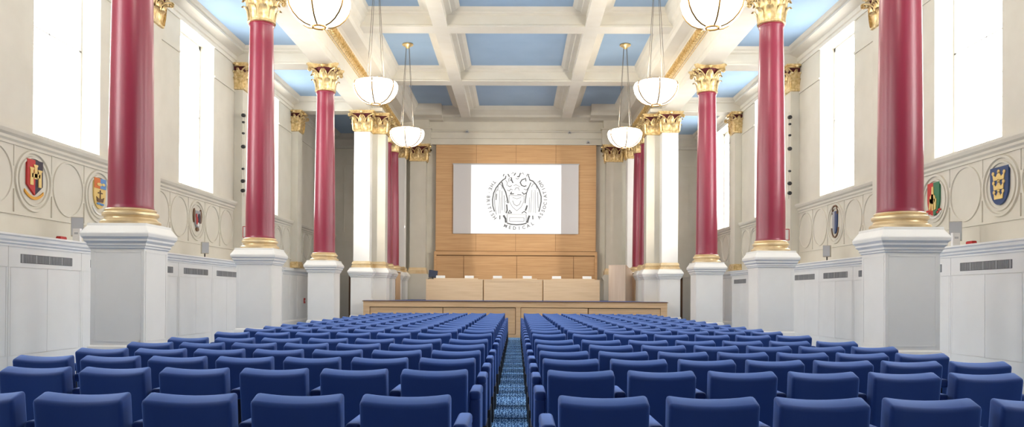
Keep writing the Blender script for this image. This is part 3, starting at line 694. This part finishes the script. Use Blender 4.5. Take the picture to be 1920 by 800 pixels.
# seal drawn on the slide
cxs, czs = sx(.04), sz(5.343)
ink = MB(); pale = MB()
def st(pts, wd, mb, y=-.008):
    """polyline on the slide; points in units of 1/230 of the rim radius from (650, 405)"""
    q = [Vector(((a - 650) * .00437, (405 - b) * .00437)) for a, b in pts]; wd = wd * .00437
    for i in range(len(q) - 1):
        a = q[i]; b = q[i + 1]; d = b - a
        if d.length < 1e-6: continue
        d.normalize(); n_ = Vector((-d.y, d.x)) * wd / 2; a = a - d * wd * .3; b = b + d * wd * .3
        mb.prism([(cxs + v.x * k_, czs + v.y * k_) for v in (a + n_, a - n_, b - n_, b + n_)], 'y', y, y + .003)
for p, w_ in (([(520, 235), (490, 265), (455, 310), (432, 360), (422, 420), (425, 480), (440, 530)], 11), ([(510, 260), (520, 300), (545, 350), (555, 390), (565, 430), (568, 450)], 12), ([(555, 470), (560, 520), (552, 545)], 13), ([(582, 520), (602, 545), (568, 548), (582, 524)], 8),
    ([(492, 572), (492, 602)], 10), ([(528, 572), (545, 600), (548, 632)], 18), ([(520, 235), (542, 222), (546, 200)], 10), ([(566, 182), (578, 204)], 10), ([(528, 182), (522, 200)], 8), ([(598, 215), (600, 238), (612, 262)], 11), ([(582, 236), (606, 240)], 7), ([(600, 350), (590, 368), (620, 366)], 10), ([(566, 290), (585, 300), (600, 288)], 6),
    ([(637, 172), (624, 192)], 9), ([(682, 172), (670, 205), (654, 205)], 10), ([(722, 225), (696, 235), (681, 260), (694, 286), (718, 296), (737, 290)], 10), ([(730, 218), (735, 246)], 9), ([(755, 190), (765, 215), (770, 237)], 9), ([(700, 352), (716, 370), (737, 358)], 9), ([(655, 372), (690, 373)], 6),
    ([(770, 235), (800, 246), (830, 280), (860, 330), (878, 390), (878, 440), (866, 500), (858, 530)], 11), ([(780, 262), (755, 320), (740, 360), (731, 420), (728, 452)], 9), ([(746, 478), (738, 505), (732, 520)], 15), ([(698, 546), (720, 530), (742, 548)], 8),
    ([(562, 642), (600, 652), (650, 656), (700, 652), (740, 642)], 11), ([(768, 574), (758, 600), (750, 632)], 18), ([(800, 572), (802, 602)], 10)): st(p, w_, ink)
for p, w_ in (([(470, 340), (474, 290), (490, 272), (508, 288), (512, 318)], 5), ([(465, 325), (450, 352), (441, 420), (446, 500), (458, 560)], 5), ([(460, 368), (455, 422)], 9), ([(510, 340), (512, 520)], 5), ([(490, 330), (482, 550)], 4), ([(530, 380), (541, 540)], 5), ([(500, 400), (498, 550)], 3),
    ([(786, 300), (800, 274), (818, 270), (832, 290), (836, 320)], 5), ([(790, 330), (780, 540)], 4), ([(820, 330), (826, 545)], 4), ([(770, 400), (765, 540)], 4), ([(845, 350), (851, 500)], 5), ([(805, 350), (806, 540)], 3),
    ([(576, 380), (580, 440), (610, 490), (650, 525), (690, 490), (715, 440), (720, 385), (576, 380)], 4), ([(610, 430), (625, 465), (650, 480), (675, 465), (690, 430)], 5), ([(610, 400), (650, 412), (690, 400)], 4), ([(630, 330), (640, 310), (665, 310), (672, 335)], 5), ([(620, 290), (640, 280), (660, 290), (680, 300)], 4),
    ([(560, 560), (560, 640)], 5), ([(740, 560), (740, 640)], 5), ([(582, 590), (718, 590), (718, 622), (582, 622), (582, 590)], 4), ([(560, 560), (740, 560)], 3), ([(590, 210), (570, 230), (575, 255)], 5), ([(545, 240), (560, 260), (556, 290)], 5), ([(740, 200), (748, 180), (765, 185)], 6), ([(600, 180), (612, 165), (625, 175)], 4), ([(690, 180), (705, 168), (715, 185)], 4), ([(560, 330), (580, 340), (590, 320), (610, 330)], 5), ([(715, 320), (740, 330), (755, 310)], 5), ([(560, 420), (545, 440), (575, 452)], 4), ([(640, 220), (656, 228), (668, 218)], 5)): st(p, w_, pale)
ink.build('seal_drawing', INK, t); pale.build('seal_fine_lines', INK2, t)
# circular lettering, letters upright along the bottom
def text_ring(allm, txt, r, a0, a1, size):
    n = len(txt)
    for i, ch in enumerate(txt):
        if ch == ' ': continue
        a = radians(a0 + (a1 - a0) * i / max(n - 1, 1))
        cu = bpy.data.curves.new('letter', 'FONT'); cu.body = ch; cu.size = size; cu.align_x = 'CENTER'; cu.align_y = 'CENTER'; cu.resolution_u = 2; cu.offset = .004
        ob = bpy.data.objects.new('letter', cu); C.objects.link(ob)
        dg = bpy.context.evaluated_depsgraph_get(); me = bpy.data.meshes.new_from_object(ob.evaluated_get(dg))
        c_, s_ = cos(a), sin(a)
        # tangent direction when travelling counter-clockwise = (-s, c); letter up = towards the centre
        vs = []
        for v in me.vertices:
            x_, y_ = v.co.x, v.co.y
            u = r * c_ + x_ * (-s_) + y_ * (-c_); z = r * s_ + x_ * c_ + y_ * (-s_)
            vs.append((cxs + u * k_, -.008, czs + (z - .065) * k_))
        allm.add(vs, [tuple(p.vertices) for p in me.polygons])
        bpy.data.objects.remove(ob); bpy.data.curves.remove(cu); bpy.data.meshes.remove(me)
lt = MB()
for txt, a0, a1 in (('THE', 143, 158), ('\u00b7', 166, 166), ('BRITISH', 175, 219.5), ('MEDICAL', 247, 303), ('ASSOCIATION', 322, 397)): text_ring(lt, txt, 1.18, a0, a1, .19)
lt.build('seal_lettering', INK2, t)

# desks
YD = 28.5
deskX = [(-3.20, -1.13), (-1.13, .98), (.98, 3.03)]
for i, (a, b) in enumerate(deskX):
    t = thing('conference_desk', 'pale timber conference desk on stage, %s of three' % ['leftmost', 'middle', 'rightmost'][i], 'desk', ((a + b) / 2, YD, HS), 0, 'conference desks on the stage')
    hw = (b - a) / 2 - .022
    MB().box(-hw, hw, 0, .03, .0, .72).build('modesty_panel', WOODD, t)
    q = MB(); q.box(-hw, hw, -.012, 0, .66, .72); q.box(-hw, hw, -.012, 0, 0, .06); q.box(-hw, -hw + .10, -.012, 0, .06, .66); q.box(hw - .10, hw, -.012, 0, .06, .66); q.build('front_frame', WOODD, t)
    MB().box(-hw - .01, hw + .01, -.02, .68, .72, .75).build('desktop', WOODD, t)
    for e in (-1, 1): MB().box(e * hw, e * (hw - .03), .03, .64, 0, .72).build('side_panel', WOODD, t)
    MB().box(-hw + .28, hw - .18, .0, .30, .75, .785).build('raised_ledge', WOODD, t)
nx = [(817, 834), (871, 888), (924, 941), (980, 997), (1035, 1052), (1092, 1109)]
for i, (a, b) in enumerate(nx):
    x = ((a + b) / 2 - 968.3) / 1500 * 28.55 + .0456
    t = thing('name_card', 'white folded name card on the stage desks, %s from the left' % ORD[i], 'name card', (x, YD + .12, HS + .785), 0, 'white name cards on the desks')
    MB().prism([(-.06, 0), (0, .095), (.06, 0), (.055, 0), (0, .087), (-.055, 0)], 'x', -.16, .16).build('card', WHITEP, t)
# monitor
t = thing('monitor', 'small dark computer monitor at the left end of the stage desks', 'monitor', (-2.99, YD + .46, HS + .752), radians(14))
q = MB().box(-.16, .16, -.015, .02, .06, .33).build('display_housing', MONB, t); q.rotation_euler = (radians(-12), radians(6), 0)
MB().box(-.14, .14, -.022, -.015, .08, .31).build('glossy_back', MONB, q)
MB().lathe([(.0, 0), (.09, .005), (.09, .015), (.02, .02), (.018, .10), (.0, .10)], 0, 0, 16).build('stand', BLACK, t)
# lectern
t = thing('lectern', 'pale timber lectern with sloping top, on stage right of the desks', 'lectern', (3.62, YD + .02, HS), radians(-31))
w2, dd = .325, .62
side = [(0, 0), (dd, 0), (dd, 1.06), (.12, 1.27), (0, 1.27)]
for e in (-1, 1): MB().prism(side, 'x', e * w2, e * (w2 - .025)).build('side_panel', WOODL, t)
MB().box(-w2 + .025, w2 - .025, 0, .025, 0, 1.27).build('front_panel', WOODL, t)
MB().prism([(.12, 1.25), (dd, 1.04), (dd, 1.06), (.12, 1.275)], 'x', -w2 + .025, w2 - .025).build('reading_top', WOODL, t)
MB().box(-w2 + .025, w2 - .025, .05, dd - .03, .7, .72).build('shelf', WOODL, t)
MB().box(-w2 - .004, w2 + .004, -.004, .12, 1.27, 1.285).build('top_cap', WOODL, t)
for x, z, lab in ((-1.98, 7.97, 'tiny dark camera fixed to the moulding above the timber wall, left of centre'), (2.15, 7.95, 'tiny dark camera fixed to the moulding above the timber wall, right of centre'), (2.9, 7.56, 'tiny dark camera low on the moulding near the right end of the timber wall')):
    t = thing('security_camera', lab, 'camera', (x, YB - .33, z))
    MB().box(-.02, .02, -.02, .05, -.01, .05).build('bracket', GREYP, t); MB().box(-.06, .06, -.12, 0, -.07, -.01).build('camera_body', GREYP, t); MB().lathe([(.03, -.02), (.03, 0)], 0, 0, 12).build('lens', BLACK, t, loc=(0, -.13, -.04))
t = thing('fire_alarm', 'small red fire alarm box low on the left aisle wall', 'alarm', (-7.39, 28.0, 1.12)); MB().box(-.02, .02, -.07, .07, -.09, .09).build('alarm_body', REDP, t); MB().box(.02, .024, -.03, .03, -.03, .03).build('alarm_glass', WHITEP, t)
# wall light on the far pier
t = thing('wall_light', 'small glowing wall light on the far left stage pier', 'wall light', (-4.40, 31.40, 4.0))
MB().box(-.03, .03, .05, .10, -.05, .05).build('backplate', BRASS, t); MB().lathe([(.0, -.05), (.035, -.03), (.045, .04), (.035, .06)], 0, 0, 12).build('shade', OPAL, t)

# ------------------------------------------------------------------ pendant lamps
def pendant(x, y, label):
    t = thing('pendant_lamp', label, 'lamp', (x, y, 5.78), 0, 'opal bowl pendant lamps')
    prof = [(.02, 0), (.14, .008), (.24, .035), (.34, .09), (.43, .18), (.49, .28), (.515, .38), (.515, .44), (.495, .49), (.44, .515), (.36, .53)]
    MB().lathe(prof, 0, 0, 48).build('glass_bowl', OPAL, t, smooth=60)
    MB().lathe([(.36, .53), (.34, .545), (.30, .55), (.29, .575), (.10, .60), (.02, .62)], 0, 0, 32).build('top_plate', BRASS, t, smooth=30)
    for k in range(6):
        a = k * pi / 3 + pi / 2
        MB().tube([((r + .006) * cos(a), (r + .006) * sin(a), z - .004) for r, z in prof[1:10]], .014, 6).build('rib', BRASS, t, smooth=60)
    rr = MB(); rr.tube([(.105 * cos(i * pi / 12), .105 * sin(i * pi / 12), -.002) for i in range(25)], .018, 6); rr.build('bottom_ring', BRASS, t, smooth=60)
    bl = bpy.data.lights.new('added_uplight', 'POINT'); bl.energy = UPLIGHT_W; bl.color = (1, .93, .80); bl.shadow_soft_size = .22  # unseen point light added over the top plate for the bowl's upward light
    bo = bpy.data.objects.new('added_uplight', bl); C.objects.link(bo); bo.parent = t; bo.location = (0, 0, .86)
    zc = 8.87 - 5.78
    for k in range(4):
        a = k * pi / 2 + pi / 4
        MB().tube([(.24 * cos(a), .24 * sin(a), .58), (.06 * cos(a), .06 * sin(a), zc - .10)], .006, 5).build('cable', CABLE, t)
    MB().lathe([(.02, zc - .14), (.06, zc - .12), (.09, zc - .08), (.16, zc - .045), (.17, zc - .02), (.15, zc)], 0, 0, 24).build('ceiling_rose', GOLD, t, smooth=30)
    return t
p0 = None
for yi, nm in ((7.9, 'above the viewer'), (13.24, 'nearest in view'), (18.59, 'middle one'), (23.94, 'farthest, nearest the stage')):
    for sd in (-1, 1):
        lab = 'opal glass bowl lamp with brass ribs, %s row, %s' % (SIDE[sd], nm)
        if p0 is None: p0 = pendant(sd * 3.26, yi, lab)
        else: c = copy_tree(p0); c.location = (sd * 3.26, yi, 5.78); c['label'] = lab

# ------------------------------------------------------------------ seats
def rounded(hx, hy, hz, bev, seg=3, cuts=6, deform=None):
    bm = bmesh.new(); bmesh.ops.create_cube(bm, size=2)
    for v in bm.verts: v.co = Vector((v.co.x * hx, v.co.y * hy, v.co.z * hz))
    bmesh.ops.bevel(bm, geom=list(bm.edges), offset=bev, segments=seg, profile=.5, affect='EDGES')
    ed = [e for e in bm.edges if abs(e.verts[0].co.x - e.verts[1].co.x) > hx]
    if ed and cuts: bmesh.ops.subdivide_edges(bm, edges=ed, cuts=cuts)
    if deform:
        for v in bm.verts: v.co = deform(v.co)
    return bm
def bobj(name, bm, m, parent):
    bmesh.ops.recalc_face_normals(bm, faces=bm.faces)
    me = bpy.data.meshes.new(name); bm.to_mesh(me); bm.free(); me.materials.append(m)
    me.polygons.foreach_set('use_smooth', [True] * len(me.polygons)); me.set_sharp_from_angle(angle=radians(60))
    o = bpy.data.objects.new(name, me); C.objects.link(o); o.parent = parent; return o
def make_seat(sd, aisle):
    """sd: block side; the armrest stands on the outer side, an end panel on the aisle side when aisle"""
    t = thing('auditorium_seat', 'x', 'seat')
    def dback(c):
        x, y, z = c; q = x / .228
        z2 = z + (.020 * q * q - .018 + .30 * y if z > 0 else 0)
        y2 = y - .014 * q * q + .03
        lean = .13 * (.24 - z2)                     # the top leans back, towards -y
        wdt = 1 - .02 * (.24 - z2) / .48
        return Vector((x * wdt, y2 + .03 + lean, z2 + .572))
    bobj('backrest', rounded(.228, .062, .24, .022, 3, 7, dback), FAB, t)
    bobj('seat_cushion', rounded(.225, .22, .05, .03, 3, 3, lambda c: Vector((c.x, c.y + .37, c.z + .40 + .02 * c.y))), FAB, t)
    def arm(x, name='armrest'):
        o = bobj(name, rounded(.040, .215, .035, .022, 3, 0, lambda c: Vector((c.x + x, c.y + .28, c.z + .640))), FAB, t)
        return o
    xo = sd * .275
    arm(xo); MB().box(xo - .02, xo + .02, .14, .42, .0, .61).box(xo - .03, xo + .03, .10, .48, .0, .02).build('side_standard', BLACK, t)
    if aisle:
        arm(-xo)
        bobj('end_panel', rounded(.038, .21, .20, .012, 2, 0, lambda c: Vector((c.x - xo, c.y + .28, c.z + .42))), FAB, t)
        MB().box(-xo - .045, -xo + .045, .06, .50, .0, .27).build('end_foot', BLACK, t)
    return t
rows = [4.06, 5.48, 6.50, 7.42, 8.40, 9.38, 10.83, 12.0, 12.92, 13.88, 14.87, 15.85, 16.8, 17.77, 18.73, 19.7, 20.65, 21.6, 22.55, 23.5]
protos = {}
for sd in (-1, 1):
    x0 = -.512 if sd < 0 else .489
    for r, y in enumerate(rows):
        nmax = {0: 5, 1: 6}.get(r, 7)
        for n in range(nmax):
            key = (sd, n == 0)
            if key not in protos: o = protos[key] = make_seat(sd, n == 0)
            else: o = copy_tree(protos[key])
            o.location = (x0 + sd * .55 * n, y - .05, 0)
            o['label'] = 'navy upholstered seat, %s in from the aisle, %s row from the rear, %s block' % (ORD[n], ORD[r], SIDE[sd])
            if r == 19: o['label'] = 'navy upholstered seat, %s in from the aisle, row nearest the stage, %s block' % (ORD[n], SIDE[sd])
            o['group'] = 'navy auditorium seats'
